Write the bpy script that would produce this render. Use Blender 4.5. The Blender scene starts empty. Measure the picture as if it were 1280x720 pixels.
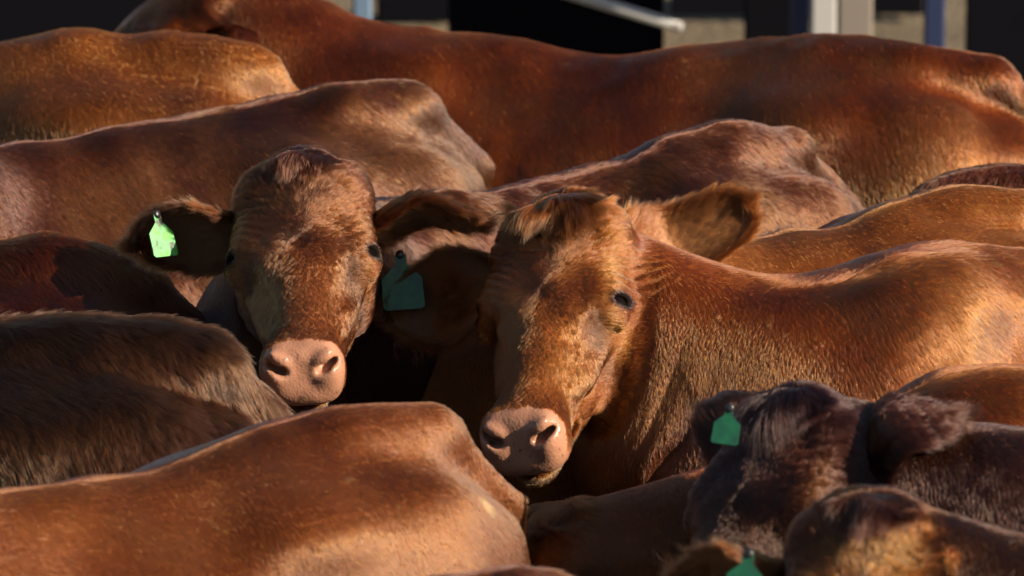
import bpy, math, random
import numpy as np

# ------------------------------------------------------------------ camera, sky, sun, exposure
C = bpy.context.scene.collection
scene = bpy.context.scene
PITCH = math.radians(13.0)
DIST = 11.0
AIM = np.array([0.0, 0.0, 1.12])
FWD = np.array([0.0, math.cos(PITCH), -math.sin(PITCH)])
UPV = np.array([0.0, math.sin(PITCH), math.cos(PITCH)])
CAM = AIM - FWD * DIST
cam_d = bpy.data.cameras.new('camera')
cam_d.sensor_width = 36.0
cam_d.lens = 36.0 * DIST / 1.70
cam_d.clip_start = 0.1
cam_d.clip_end = 3000.0
cam_d.dof.use_dof = True
cam_d.dof.focus_distance = 10.75
cam_d.dof.aperture_fstop = 5.8
cam = bpy.data.objects.new('camera', cam_d)
cam.location = CAM
cam.rotation_euler = (math.radians(90) - PITCH, 0, 0)
C.objects.link(cam)
scene.camera = cam

SUN_AZ = math.radians(111.0)      # compass angle from +Y towards +X
SUN_EL = math.radians(27.0)
world = bpy.data.worlds.new('World')
scene.world = world
world.use_nodes = True
wn = world.node_tree
for n in list(wn.nodes):
    wn.nodes.remove(n)
sky = wn.nodes.new('ShaderNodeTexSky')
sky.sky_type = 'NISHITA'
sky.sun_disc = False
sky.sun_elevation = SUN_EL
sky.sun_rotation = SUN_AZ
bg = wn.nodes.new('ShaderNodeBackground')
bg.inputs['Strength'].default_value = 0.05
wo = wn.nodes.new('ShaderNodeOutputWorld')
wn.links.new(sky.outputs[0], bg.inputs[0])
wn.links.new(bg.outputs[0], wo.inputs[0])
sl = bpy.data.lights.new('sun', 'SUN')
sl.energy = 5.0
sl.angle = math.radians(0.53)
sl.color = (1.0, 0.86, 0.68)
sun = bpy.data.objects.new('sun', sl)
sd = np.array([math.cos(SUN_EL) * math.sin(SUN_AZ), math.cos(SUN_EL) * math.cos(SUN_AZ), math.sin(SUN_EL)])
from mathutils import Vector
sun.rotation_euler = Vector(sd).to_track_quat('Z', 'Y').to_euler()
sun.location = (6, -6, 6)
C.objects.link(sun)
vs = scene.view_settings
vs.view_transform = 'Standard'
vs.look = 'None'
vs.exposure = 1.08
vs.gamma = 1.0
vs.use_curve_mapping = False
scene.render.engine = 'CYCLES'
scene.cycles.max_bounces = 3
scene.cycles.transmission_bounces = 2
scene.cycles.diffuse_bounces = 2
scene.cycles.glossy_bounces = 2
scene.cycles.transparent_max_bounces = 4
scene.cycles.use_denoising = True
try:
    scene.cycles_curves.shape = 'RIBBONS'
    scene.cycles_curves.subdivisions = 2
except Exception:
    pass

FURQ = 1.0      # fur density factor

# ------------------------------------------------------------------ small numeric helpers
rng = np.random.default_rng(7)
f32 = np.float32

def nrm(v):
    return v / np.maximum(np.linalg.norm(v, axis=-1, keepdims=True), 1e-9)

def sstep(a, b, x):
    t = np.clip((x - a) / (b - a), 0, 1)
    return t * t * (3 - 2 * t)

_tab = np.random.default_rng(3).random((32, 32, 32)).astype(f32)
def noise(p, freq, seed=0.0):
    """trilinear value noise 0..1 on an (N,3) array"""
    q = p * freq + seed * 7.31
    i = np.floor(q).astype(int)
    f = (q - i).astype(f32)
    f = f * f * (3 - 2 * f)
    i &= 31
    j = (i + 1) & 31
    def g(a, b, c):
        return _tab[a, b, c]
    x0, y0, z0 = i.T
    x1, y1, z1 = j.T
    fx, fy, fz = f.T
    a = g(x0, y0, z0) * (1 - fx) + g(x1, y0, z0) * fx
    b = g(x0, y1, z0) * (1 - fx) + g(x1, y1, z0) * fx
    c = g(x0, y0, z1) * (1 - fx) + g(x1, y0, z1) * fx
    d = g(x0, y1, z1) * (1 - fx) + g(x1, y1, z1) * fx
    return (a * (1 - fy) + b * fy) * (1 - fz) + (c * (1 - fy) + d * fy) * fz

def fbm(p, freq, seed=0.0, o=3):
    s = 0; a = 1; t = 0
    for k in range(o):
        s = s + a * noise(p, freq * 2 ** k, seed + k)
        t += a; a *= 0.5
    return s / t

def nvec(p, freq, seed=0.0):
    return np.stack([noise(p, freq, seed + k * 3.7) - 0.5 for k in range(3)], -1)

# ------------------------------------------------------------------ implicit surface on a rectilinear grid
class Field:
    def __init__(self, X, Y, Z):
        self.ax = [np.asarray(a, f32) for a in (X, Y, Z)]
        self.F = np.full([len(a) for a in self.ax], 0.5, f32)
    def _sl(self, lo, hi):
        s = []
        for a, l, h in zip(self.ax, lo, hi):
            i0 = max(int(np.searchsorted(a, l)) - 1, 0)
            i1 = min(int(np.searchsorted(a, h)) + 1, len(a))
            if i1 - i0 < 1:
                return None
            s.append(slice(i0, i1))
        return tuple(s)
    def _pts(self, s):
        g = np.meshgrid(*[a[q] for a, q in zip(self.ax, s)], indexing='ij')
        return np.stack([x.ravel() for x in g], -1)
    def add(self, fn, c, r, k=0.03, mode='u'):
        """fn(points)->distance; c,r = bounding sphere; k blend"""
        c = np.asarray(c, float)
        m = r + k * 1.2 + 0.01
        s = self._sl(c - m, c + m)
        if s is None:
            return
        sub = self.F[s]
        d = fn(self._pts(s)).reshape(sub.shape).astype(f32)
        if mode == 'u':
            h = np.clip(0.5 + 0.5 * (sub - d) / k, 0, 1)
            self.F[s] = sub * (1 - h) + d * h - k * h * (1 - h)
        elif mode == 's':
            h = np.clip(0.5 - 0.5 * (sub + d) / k, 0, 1)
            self.F[s] = sub * (1 - h) - d * h + k * h * (1 - h)
        elif mode == 'd':                       # displacement
            self.F[s] = sub + d
    def mesh(self):
        F = self.F
        X, Y, Z = self.ax
        S = F < 0
        n0, n1, n2 = F.shape
        cnt = np.zeros((n0 - 1, n1 - 1, n2 - 1), np.int8)
        for a in (0, 1):
            for b in (0, 1):
                for c in (0, 1):
                    cnt += S[a:n0 - 1 + a, b:n1 - 1 + b, c:n2 - 1 + c]
        act = (cnt > 0) & (cnt < 8)
        I, J, K = np.nonzero(act)
        idx = np.full(act.shape, -1, np.int64)
        idx[I, J, K] = np.arange(len(I))
        acc = np.zeros((len(I), 3)); w = np.zeros(len(I))
        corners = [(a, b, c) for a in (0, 1) for b in (0, 1) for c in (0, 1)]
        for A in corners:
            for ax in range(3):
                if A[ax]:
                    continue
                B = list(A); B[ax] = 1
                fa = F[I + A[0], J + A[1], K + A[2]]; fb = F[I + B[0], J + B[1], K + B[2]]
                m = (fa < 0) != (fb < 0)
                t = np.where(m, fa / np.where(m, fa - fb, 1), 0)
                pa = np.stack([X[I + A[0]], Y[J + A[1]], Z[K + A[2]]], -1)
                pb = np.stack([X[I + B[0]], Y[J + B[1]], Z[K + B[2]]], -1)
                acc += (pa + (pb - pa) * t[:, None]) * m[:, None]
                w += m
        V = acc / w[:, None]
        faces = []
        for ax in range(3):
            sl0 = [slice(None)] * 3; sl1 = [slice(None)] * 3
            sl0[ax] = slice(0, -1); sl1[ax] = slice(1, None)
            a = S[tuple(sl0)]; b = S[tuple(sl1)]
            ch = np.argwhere(a != b)
            o1, o2 = (ax + 1) % 3, (ax + 2) % 3
            ch = ch[(ch[:, o1] > 0) & (ch[:, o2] > 0) & (ch[:, o1] < F.shape[o1] - 1) & (ch[:, o2] < F.shape[o2] - 1)]
            sg = a[tuple(ch.T)]
            q = []
            for d1, d2 in ((-1, -1), (0, -1), (0, 0), (-1, 0)):
                c = ch.copy(); c[:, o1] += d1; c[:, o2] += d2
                q.append(idx[tuple(c.T)])
            q = np.stack(q, -1)
            q[~sg] = q[~sg][:, ::-1]
            faces.append(q)
        return V, np.concatenate(faces)

def ell(c, r, R=None, n=2.0):
    c = np.asarray(c, f32); r = np.asarray(r, f32)
    def f(p):
        q = p - c
        if R is not None:
            q = q @ R
        q = q / r
        if n == 2.0:
            k0 = np.sqrt((q * q).sum(-1)); k1 = np.sqrt(((q / r) ** 2).sum(-1)) + 1e-9
            return k0 * (k0 - 1) / k1
        k0 = (np.abs(q) ** n).sum(-1) ** (1 / n)
        return (k0 - 1) * r.min()
    return f, c, float(r.max() * (1 if n == 2.0 else 1.25))

def cone(a, b, ra, rb, squash=None, R=None):
    """rounded cone a->b; squash=(axis vector, factor) widens across that axis"""
    a = np.asarray(a, f32); b = np.asarray(b, f32)
    def f(p):
        q = p; aa = a; bb = b
        if squash is not None:
            x, s = squash
            x = np.asarray(x, f32)
            q = p + (((p - a) @ x) * (1 / s - 1))[:, None] * x
            bb = b + ((b - a) @ x) * (1 / s - 1) * x
        ba = bb - aa
        h = np.clip(((q - aa) @ ba) / (ba @ ba), 0, 1)
        d = np.linalg.norm(q - aa - h[:, None] * ba, axis=-1) - (ra + (rb - ra) * h)
        return d * (1.0 if squash is None else min(1.0, squash[1]))
    s = 1.0 if squash is None else max(1.0, squash[1])
    return f, (a + b) / 2, float(np.linalg.norm(b - a) / 2 + max(ra, rb) * s)

# ------------------------------------------------------------------ materials
def mat(name):
    m = bpy.data.materials.new(name)
    m.use_nodes = True
    nt = m.node_tree
    b = nt.nodes.get('Principled BSDF')
    return m, nt, b

def node(nt, t, **kw):
    n = nt.nodes.new(t)
    for k, v in kw.items():
        setattr(n, k, v)
    return n

def make_skin():
    m, nt, b = mat('hide_skin')
    at = node(nt, 'ShaderNodeAttribute', attribute_name='col')
    sk = node(nt, 'ShaderNodeAttribute', attribute_name='skin')
    nt.links.new(at.outputs['Color'], b.inputs['Base Color'])
    ms = node(nt, 'ShaderNodeMapRange'); ms.inputs[3].default_value = 0.04; ms.inputs[4].default_value = 0.38
    nt.links.new(sk.outputs['Fac'], ms.inputs[0]); nt.links.new(ms.outputs[0], b.inputs['Specular IOR Level'])
    mr = node(nt, 'ShaderNodeMapRange')
    mr.inputs[3].default_value = 0.75; mr.inputs[4].default_value = 0.33
    nt.links.new(sk.outputs['Fac'], mr.inputs[0]); nt.links.new(mr.outputs[0], b.inputs['Roughness'])
    tc = node(nt, 'ShaderNodeTexCoord')
    vo = node(nt, 'ShaderNodeTexVoronoi'); vo.inputs['Scale'].default_value = 230.0
    nz = node(nt, 'ShaderNodeTexNoise'); nz.inputs['Scale'].default_value = 60.0; nz.inputs['Detail'].default_value = 5
    nt.links.new(tc.outputs['Object'], vo.inputs['Vector']); nt.links.new(tc.outputs['Object'], nz.inputs['Vector'])
    mx = node(nt, 'ShaderNodeMath', operation='MULTIPLY'); nt.links.new(vo.outputs['Distance'], mx.inputs[0]); nt.links.new(sk.outputs['Fac'], mx.inputs[1])
    ad = node(nt, 'ShaderNodeMath', operation='ADD'); nt.links.new(mx.outputs[0], ad.inputs[0]); nt.links.new(nz.outputs['Fac'], ad.inputs[1])
    bp = node(nt, 'ShaderNodeBump'); bp.inputs['Strength'].default_value = 0.3; bp.inputs['Distance'].default_value = 0.0015
    nt.links.new(ad.outputs[0], bp.inputs['Height']); nt.links.new(bp.outputs[0], b.inputs['Normal'])
    return m

def make_hair():
    m, nt, b = mat('hide_hair')
    at = node(nt, 'ShaderNodeAttribute', attribute_name='col')
    hi = node(nt, 'ShaderNodeHairInfo')
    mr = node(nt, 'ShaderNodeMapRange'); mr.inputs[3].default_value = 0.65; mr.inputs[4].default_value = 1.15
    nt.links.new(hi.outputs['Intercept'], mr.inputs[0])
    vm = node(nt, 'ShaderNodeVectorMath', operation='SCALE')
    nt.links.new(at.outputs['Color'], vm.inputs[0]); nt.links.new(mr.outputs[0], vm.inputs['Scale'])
    nt.nodes.remove(b)
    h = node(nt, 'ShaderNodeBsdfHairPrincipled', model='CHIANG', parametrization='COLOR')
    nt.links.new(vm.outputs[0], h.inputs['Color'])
    h.inputs['Roughness'].default_value = 0.25
    h.inputs['Radial Roughness'].default_value = 0.55
    h.inputs['Coat'].default_value = 0.0
    h.inputs['IOR'].default_value = 1.42
    h.inputs['Random Roughness'].default_value = 0.2
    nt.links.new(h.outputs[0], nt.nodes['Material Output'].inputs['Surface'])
    return m

SKIN = make_skin()
HAIR = make_hair()
m, nt, b = mat('wet_eye')
EYE = m
tc = node(nt, 'ShaderNodeTexCoord'); gr = node(nt, 'ShaderNodeTexNoise'); gr.inputs['Scale'].default_value = 9
nt.links.new(tc.outputs['Object'], gr.inputs['Vector'])
cr = node(nt, 'ShaderNodeValToRGB'); cr.color_ramp.elements[0].color = (0.002, 0.0015, 0.0015, 1); cr.color_ramp.elements[1].color = (0.006, 0.0035, 0.003, 1)
nt.links.new(gr.outputs['Fac'], cr.inputs[0]); nt.links.new(cr.outputs[0], b.inputs['Base Color'])
b.inputs['Roughness'].default_value = 0.05
b.inputs['Specular IOR Level'].default_value = 0.06
m, nt, b = mat('green_tag_plastic')
TAG = m
tc = node(nt, 'ShaderNodeTexCoord'); gr = node(nt, 'ShaderNodeTexNoise'); gr.inputs['Scale'].default_value = 55; gr.inputs['Detail'].default_value = 6
nt.links.new(tc.outputs['Object'], gr.inputs['Vector'])
cr = node(nt, 'ShaderNodeValToRGB')
e = cr.color_ramp.elements
e[0].position = 0.36; e[0].color = (0.05, 0.06, 0.045, 1)
e[1].position = 0.62; e[1].color = (0.08, 0.34, 0.045, 1)
x = e.new(0.5); x.color = (0.10, 0.45, 0.13, 1)
nt.links.new(gr.outputs['Fac'], cr.inputs[0]); nt.links.new(cr.outputs[0], b.inputs['Base Color'])
b.inputs['Roughness'].default_value = 0.45
m, nt, b = mat('black_button_plastic')
BUT = m
b.inputs['Base Color'].default_value = (0.02, 0.02, 0.022, 1); b.inputs['Roughness'].default_value = 0.35

# ------------------------------------------------------------------ mesh helpers
def new_mesh(name, V, Fq, material, parent=None, smooth=True, matrix=None):
    me = bpy.data.meshes.new(name)
    V = np.asarray(V, float)
    if matrix is not None:
        V = V @ matrix[:3, :3].T + matrix[:3, 3]
    me.from_pydata(V.tolist(), [], [list(map(int, f)) for f in Fq])
    if smooth:
        me.polygons.foreach_set('use_smooth', [True] * len(me.polygons))
    me.materials.append(material)
    o = bpy.data.objects.new(name, me)
    C.objects.link(o)
    if parent is not None:
        o.parent = parent
    return o

def box_mesh(cx, cy, cz, sx, sy, sz):
    v = [(cx + a * sx / 2, cy + b * sy / 2, cz + c * sz / 2) for a in (-1, 1) for b in (-1, 1) for c in (-1, 1)]
    f = [(0, 1, 3, 2), (4, 6, 7, 5), (0, 4, 5, 1), (2, 3, 7, 6), (0, 2, 6, 4), (1, 5, 7, 3)]
    return v, f

def sphere_mesh(r, nu=24, nv=16):
    V = []; F = []
    for i in range(nv + 1):
        for j in range(nu):
            th = math.pi * i / nv; ph = 2 * math.pi * j / nu
            V.append((r * math.sin(th) * math.cos(ph), r * math.sin(th) * math.sin(ph), r * math.cos(th)))
    for i in range(nv):
        for j in range(nu):
            a = i * nu + j; b_ = i * nu + (j + 1) % nu
            F.append((a, a + nu, b_ + nu, b_))
    return V, F

def tube_mesh(pts, rad, n=12):
    pts = np.asarray(pts, float); V = []; F = []
    T = nrm(np.gradient(pts, axis=0))
    ref = np.array([0.31, 0.2, 0.93])
    for p, t, r in zip(pts, T, rad):
        a = nrm(np.cross(t, ref)); b_ = np.cross(t, a)
        for j in range(n):
            ph = 2 * math.pi * j / n
            V.append(p + r * (math.cos(ph) * a + math.sin(ph) * b_))
    m_ = len(pts)
    for i in range(m_ - 1):
        for j in range(n):
            k0 = i * n + j; k1 = i * n + (j + 1) % n
            F.append((k0, k1, k1 + n, k0 + n))
    F.append(tuple(range(n))[::-1]); F.append(tuple((m_ - 1) * n + j for j in range(n)))
    return V, F

# ------------------------------------------------------------------ the cow
BK = np.array([   # x, top, bottom, half width
    (0.34, 0.93, 0.80, 0.03), (0.27, 1.02, 0.68, 0.12), (0.16, 1.12, 0.58, 0.18), (0.03, 1.20, 0.54, 0.215),
    (-0.12, 1.215, 0.52, 0.245), (-0.35, 1.195, 0.50, 0.285), (-0.58, 1.205, 0.52, 0.295), (-0.74, 1.235, 0.58, 0.27),
    (-0.90, 1.235, 0.64, 0.245), (-1.03, 1.19, 0.70, 0.21), (-1.13, 1.11, 0.76, 0.15), (-1.19, 1.00, 0.84, 0.03)])

def torso(p, belly=1.0, ridge=0.46):
    x = p[:, 0]
    o = np.argsort(BK[:, 0]); K_ = BK[o]
    xi = np.clip(x, K_[0, 0], K_[-1, 0])
    # smooth interpolation by averaging three shifted lookups
    def ip(c):
        return (np.interp(xi - 0.04, K_[:, 0], K_[:, c]) + 2 * np.interp(xi, K_[:, 0], K_[:, c]) + np.interp(xi + 0.04, K_[:, 0], K_[:, c])) / 4
    t, b_, w = ip(1), ip(2), ip(3)
    zc = b_ + (t - b_) * 0.52
    h = np.where(p[:, 2] > zc, t - zc, zc - b_)
    u = (p[:, 2] - zc) / h
    w = w * belly * (1 - ridge * sstep(0.2, 1.05, u))
    n = 2.25
    k0 = (np.abs(p[:, 1] / w) ** n + np.abs(u) ** n) ** (1 / n)
    d = (k0 - 1) * np.minimum(w, h)
    e = np.maximum(x - 0.34, -1.19 - x)
    return np.where(e > 0, np.maximum(d, 0) + e, d)

def rot_from(u, w):
    """head frame: columns u (poll to muzzle), v (cow's left), w (out of the forehead)"""
    u = nrm(np.asarray(u, float)); w = np.asarray(w, float)
    w = nrm(w - (w @ u) * u)
    return np.stack([u, np.cross(w, u), w], -1)

def ear_mesh(Lr, W, base, d, nr, curl=(2.6, 1.2), droop=0.0, fold=0.0, side=1, prof_=(.42, .62, .92, 1.0, .9, .66, .36, .08), n_s=26, n_t=15, thick=0.006):
    """a cupped, pointed-oval ear: returns V,F, flow, edge weight, inside mask"""
    d = nrm(np.asarray(d, float)); nr = np.asarray(nr, float); nr = nrm(nr - (nr @ d) * d)
    acr = np.cross(nr, d)
    S = np.linspace(0, 1, n_s); T = np.linspace(-1, 1, n_t)
    outer = np.zeros((n_s, n_t, 3))
    for i, s in enumerate(S):
        prof = np.interp(s, [0, .12, .3, .5, .7, .85, .95, 1], prof_)
        cu = curl[0] + (curl[1] - curl[0]) * sstep(0, 0.6, s)
        w = W * prof
        th = T * cu / 2
        R_ = w / cu
        cen = base + d * (s * Lr) - np.array([0, 0, 1.0]) * droop * Lr * s * s
        wav = 0.06 * W * math.sin(7 * s + side)
        outer[i] = cen + np.outer(R_ * np.sin(th), acr) - np.outer(R_ * (np.cos(th)), nr) + nr * (R_ * 0.6 + wav) \
            + np.outer(fold * W * sstep(0.45, 1, s) * np.clip(T, 0, 1) ** 1.5, nr)
    # normals of the sheet
    du = np.gradient(outer, axis=0); dv = np.gradient(outer, axis=1)
    N = nrm(np.cross(du, dv))
    if (N[n_s // 2, n_t // 2] @ nr) < 0:
        N = -N
    tt = thick * (1 - 0.75 * np.abs(T) ** 3)[None, :, None]
    inner = outer + N * tt
    outer2 = outer - N * tt * 0.3
    V = np.concatenate([outer2.reshape(-1, 3), inner.reshape(-1, 3)])
    F = []
    m_ = n_s * n_t
    flip = (np.cross(du, dv)[n_s // 2, n_t // 2] @ nr) > 0
    for i in range(n_s - 1):
        for j in range(n_t - 1):
            a = i * n_t + j
            q = (a, a + 1, a + n_t + 1, a + n_t)
            F.append(q if flip else q[::-1])
            q2 = tuple(x + m_ for x in q)
            F.append(q2[::-1] if flip else q2)
        for j in (0, n_t - 1):
            a = i * n_t + j
            q = (a, a + n_t, a + n_t + m_, a + m_)
            F.append(q if (j == 0) == flip else q[::-1])
    for i in (0, n_s - 1):
        for j in range(n_t - 1):
            a = i * n_t + j
            q = (a, a + 1, a + 1 + m_, a + m_)
            F.append(q if (i != 0) == flip else q[::-1])
    fl = nrm(du + 0.0 * dv)
    lat = nrm(dv) * np.sign(T)[None, :, None] * (np.abs(T) ** 2)[None, :, None]
    fl = nrm(fl + 0.8 * lat)
    flow = np.concatenate([fl.reshape(-1, 3)] * 2)
    edge = np.broadcast_to((np.abs(T) ** 3)[None, :], (n_s, n_t)).ravel()
    tip = np.broadcast_to(S[:, None], (n_s, n_t)).ravel()
    edge = np.maximum(edge, sstep(0.8, 1, tip))
    inside = np.concatenate([np.zeros(m_), np.ones(m_)])
    return V, F, flow, np.concatenate([edge, edge]), inside, np.concatenate([tip, tip])

COWS = []

def in_view(Pw, margin=0.30):
    d = Pw - CAM
    z = d @ FWD
    k = 1.70 / DIST / 2
    x = d[:, 0] / z / k
    y = (d @ UPV) / z / k / (9 / 16)
    return (np.abs(x) < 1 + margin) & (np.abs(y) < 1 + margin)

def build_cow(name, label, pos, heading, scale, col, head=None, hair=0.026, dens=34, hw=0.00034, seed=1, fine=None,
              lens=1.0, belly=1.0, group=None, ears=None, tag=None, warm=None, hs=1.0, fold=True, curly=0.0, grey=0.0, ridge_col=0.0,
              hrough=1.0, spec=None, noleg=False, hip=1.0, shag=1.0, neck_r=1.0, headcol=None, famp=1.0, tuft=1.0, mzw=1.0, crest=0.0, tuftdark=0.0, dark_k=None, marks=(), dust=0.3):
    """col = (dark, mid, light) linear hide colours. head=(poll position, u, w) in WORLD axes, or None for a lowered head."""
    col = [np.array(c) for c in col]
    ch, sh = math.cos(heading), math.sin(heading)
    Rw = np.array([[ch, -sh, 0], [sh, ch, 0], [0, 0, 1.0]])       # local -> world rotation
    pos = np.array(pos, float)
    def toL(p): return ((np.asarray(p, float) - pos) @ Rw) / scale
    def toW(p): return (p * scale) @ Rw.T + pos
    if head is None:
        H0 = np.array([0.52, 0.02, 1.02]); u = np.array([0.75, 0.05, -0.66]); w = np.array([0.66, 0, 0.75])
    else:
        H0 = toL(head[0]); u = np.asarray(head[1], float) @ Rw; w = np.asarray(head[2], float) @ Rw
    Rh = rot_from(u, w)
    hsc = hs                                                        # head size inside the cow
    def hp(a): return H0 + Rh @ (np.asarray(a, float) * hsc)
    # ---- grid
    hc = hp((0.2, 0, -0.08))
    fr = 0.31 * hsc + 0.02
    body_h = 0.017 if dens > 20 else 0.02
    def axis(lo, hi, c):
        if fine is None:
            return np.arange(lo, hi, body_h)
        a = np.arange(lo, max(c - fr, lo), body_h); m_ = np.arange(c - fr, c + fr, fine); b_ = np.arange(c + fr, max(hi, c + fr), body_h)
        return np.concatenate([a, m_, b_ + body_h * 0.5])
    lo = np.array([-1.36, -0.42, -0.03]); hi = np.array([0.75, 0.42, 1.34])
    lo = np.minimum(lo, hc - 0.38 * hsc); hi = np.maximum(hi, hc + 0.38 * hsc)
    G = Field(*[axis(lo[i], hi[i], hc[i]) for i in range(3)])
    # ---- body
    def tf(p):
        q = p.copy(); q[:, 0] = np.where(q[:, 0] < 0, q[:, 0] / lens, q[:, 0])
        return torso(q, belly)
    G.add(tf, (-0.45, 0, 0.8), 1.5, 0.03)
    A = lambda f_, k=0.05, mode='u': G.add(*f_, k=k, mode=mode)
    X = lambda x: x * lens if x < 0 else x
    for s in (1, -1):
        A(ell((X(0.02), s * 0.11, 0.86), (0.18, 0.085, 0.26)), 0.12)                 # shoulder
        A(ell((X(-0.05), s * 0.07, 1.13), (0.12, 0.05, 0.06)), 0.08)                 # blade tops
        A(ell((X(-0.77), s * 0.150, 1.105 * hip), (0.11, 0.065, 0.05)), 0.09)        # hip bones
        A(ell((X(-0.96), s * 0.135, 0.86), (0.19, 0.115, 0.30)), 0.06)                 # thighs
        A(ell((X(-1.10), s * 0.085, 1.04), (0.06, 0.045, 0.05)), 0.08)                # pin bones
        A(ell((X(-0.69), s * 0.33, 1.00), (0.10, 0.09, 0.13)), 0.09, 's')              # flank hollow
        # legs
        if not noleg:
            A(cone((X(0.02), s * 0.15, 0.72), (X(0.06), s * 0.14, 0.40), 0.085, 0.05), 0.06)
            A(cone((X(0.06), s * 0.14, 0.40), (X(0.05), s * 0.14, 0.13), 0.046, 0.032), 0.02)
            A(cone((X(0.05), s * 0.14, 0.13), (X(0.08), s * 0.14, 0.03), 0.036, 0.045), 0.02)
            A(cone((X(-0.92), s * 0.15, 0.78), (X(-0.86), s * 0.16, 0.56), 0.13, 0.08), 0.06)
            A(cone((X(-0.86), s * 0.16, 0.56), (X(-1.06), s * 0.15, 0.38), 0.075, 0.046), 0.03)
            A(cone((X(-1.06), s * 0.15, 0.38), (X(-1.02), s * 0.15, 0.12), 0.043, 0.034), 0.02)
            A(cone((X(-1.02), s * 0.15, 0.12), (X(-0.99), s * 0.15, 0.03), 0.036, 0.045), 0.02)
    A(ell((X(-0.98), 0, 1.19), (0.14, 0.05, 0.045)), 0.05)                             # tail head
    tx = X(-1.17)
    A(cone((X(-1.06), 0, 1.19), (tx - 0.035, 0, 1.06), 0.034, 0.028), 0.025)
    A(cone((tx - 0.035, 0, 1.06), (tx - 0.03, 0, 0.55), 0.027, 0.018), 0.01)
    A(cone((tx - 0.03, 0, 0.55), (tx - 0.02, 0, 0.33), 0.035, 0.02), 0.01)
    # ---- neck
    th = hp((0.07, 0, -0.17)); pl = hp((0.0, 0, -0.07)); md = hp((0.03, 0, -0.115))
    side = nrm(np.array([-(H0[1]), H0[0], 0.0]))
    nr_ = neck_r
    pl = hp((0.0, 0, -0.07 - crest * 0.6)); mu = (np.array([0.0, 0, 1.06]) + pl) / 2 + np.array([0.0, 0, 0.005 - crest])
    A(cone((-0.04, 0, 1.08), mu, 0.115, 0.085 * nr_), 0.05); A(cone(mu, pl, 0.085 * nr_, 0.075), 0.05)
    ml = (np.array([0.22, 0, 0.78]) + th) / 2 - np.array([0, 0, 0.03])
    A(cone((0.17, 0, 0.78), ml, 0.17, 0.105 * nr_), 0.08); A(cone(ml, th, 0.105 * nr_, 0.075), 0.05)
    A(cone((0.06, 0, 0.93), md, 0.205, 0.10), 0.10)
    A(cone((0.24, 0, 0.68), ml - np.array([0, 0, 0.06]), 0.08, 0.05), 0.08)            # dewlap
    # neck folds: bands across the neck axis
    if fold:
        ax_ = nrm((md - np.array([0.05, 0, 0.95])) * np.array([1, 1, 0.45])); nl = np.linalg.norm(md - np.array([0.05, 0, 0.95])); nc = (md + np.array([0.05, 0, 0.95])) / 2
        def folds(p):
            t = (p - nc) @ ax_
            wv = nvec(p * np.array([1, 1, 0.35]), 6.0, seed)[:, 0] * 0.13 + nvec(p, 14.0, seed + 3)[:, 0] * 0.02
            ph = (t + wv) / 0.045
            amp = np.exp(-((t - nl * 0.20) / 0.12) ** 2) * sstep(0.25, 0.75, noise(p * np.array([1, 1, 0.3]), 7.0, seed + 9)) * 0.007 * famp
            return -(np.abs(np.sin(ph * math.pi)) ** 0.8 - 0.6) * amp * 1.2 * sstep(1.16, 1.0, p[:, 2])
        G.add(folds, nc + ax_ * nl * 0.2, 0.30, 0.01, 'd')
    # ---- head
    def HE(c, r, n=2.0, k=0.03, mode='u', Rl=None):
        R_ = Rh if Rl is None else Rh @ Rl
        G.add(*ell(hp(c), np.array(r) * hsc, R_, n), k=k * hsc, mode=mode)
    def HC(a, b_, ra, rb, k=0.03, squash=None, mode='u'):
        sq = None if squash is None else (Rh @ np.array(squash[0], float), squash[1])
        G.add(*cone(hp(a), hp(b_), ra * hsc, rb * hsc, sq), k=k * hsc, mode=mode)
    HE((0.055, 0, -0.085), (0.10, 0.096, 0.085), 2.4)
    HE((0.13, 0, -0.075), (0.125, 0.106, 0.072), 2.8)
    HC((0.16, 0, -0.082), (0.375, 0, -0.080), 0.072, 0.047, squash=((0, 1, 0), 1.04))
    HE((0.30, 0, -0.045), (0.13, 0.032, 0.026), k=0.03)                                 # bridge of the nose
    ma = math.radians(23)
    Rm = np.array([[math.cos(ma), 0, -math.sin(ma)], [0, 1, 0], [math.sin(ma), 0, math.cos(ma)]])
    mc0 = np.array([0.410, 0, -0.074])
    HE(mc0, (0.050, 0.067 * mzw, 0.050), 3.5, k=0.022, Rl=Rm)                                  # muzzle
    HE((0.434, 0, -0.098), (0.033, 0.058 * mzw, 0.020), 2.6, k=0.02)
    for s in (1, -1):
        HE((0.425, s * 0.043 * mzw, -0.065), (0.042, 0.030, 0.040), k=0.012)
        HC((0.09, s * 0.058, -0.165), (0.365, s * 0.016, -0.135), 0.050, 0.026)
        HE((0.12, s * 0.068, -0.14), (0.085, 0.038, 0.075))
        HE((0.140, s * 0.083, -0.045), (0.050, 0.022, 0.024), k=0.03)                  # brow
        HE((0.225, s * 0.058, -0.088), (0.09, 0.022, 0.020), k=0.03)                    # cheek bone
        HE((0.012, s * 0.068, -0.036), (0.045, 0.036, 0.036), k=0.03)                    # horn buds
        HE((0.232, s * 0.124, -0.040), (0.050, 0.034, 0.026), k=0.045, mode='s')          # hollow in front of the eye
    HE((-0.022, 0, -0.035), (0.05, 0.05, 0.045))
    HE((0.410, 0, -0.137), (0.050, 0.042 * mzw, 0.019), k=0.012)                              # chin
    if fold == 'crease':
        HC((0.055, -0.085, -0.035), (0.078, -0.015, -0.004), 0.021, 0.009, k=0.012)
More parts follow.
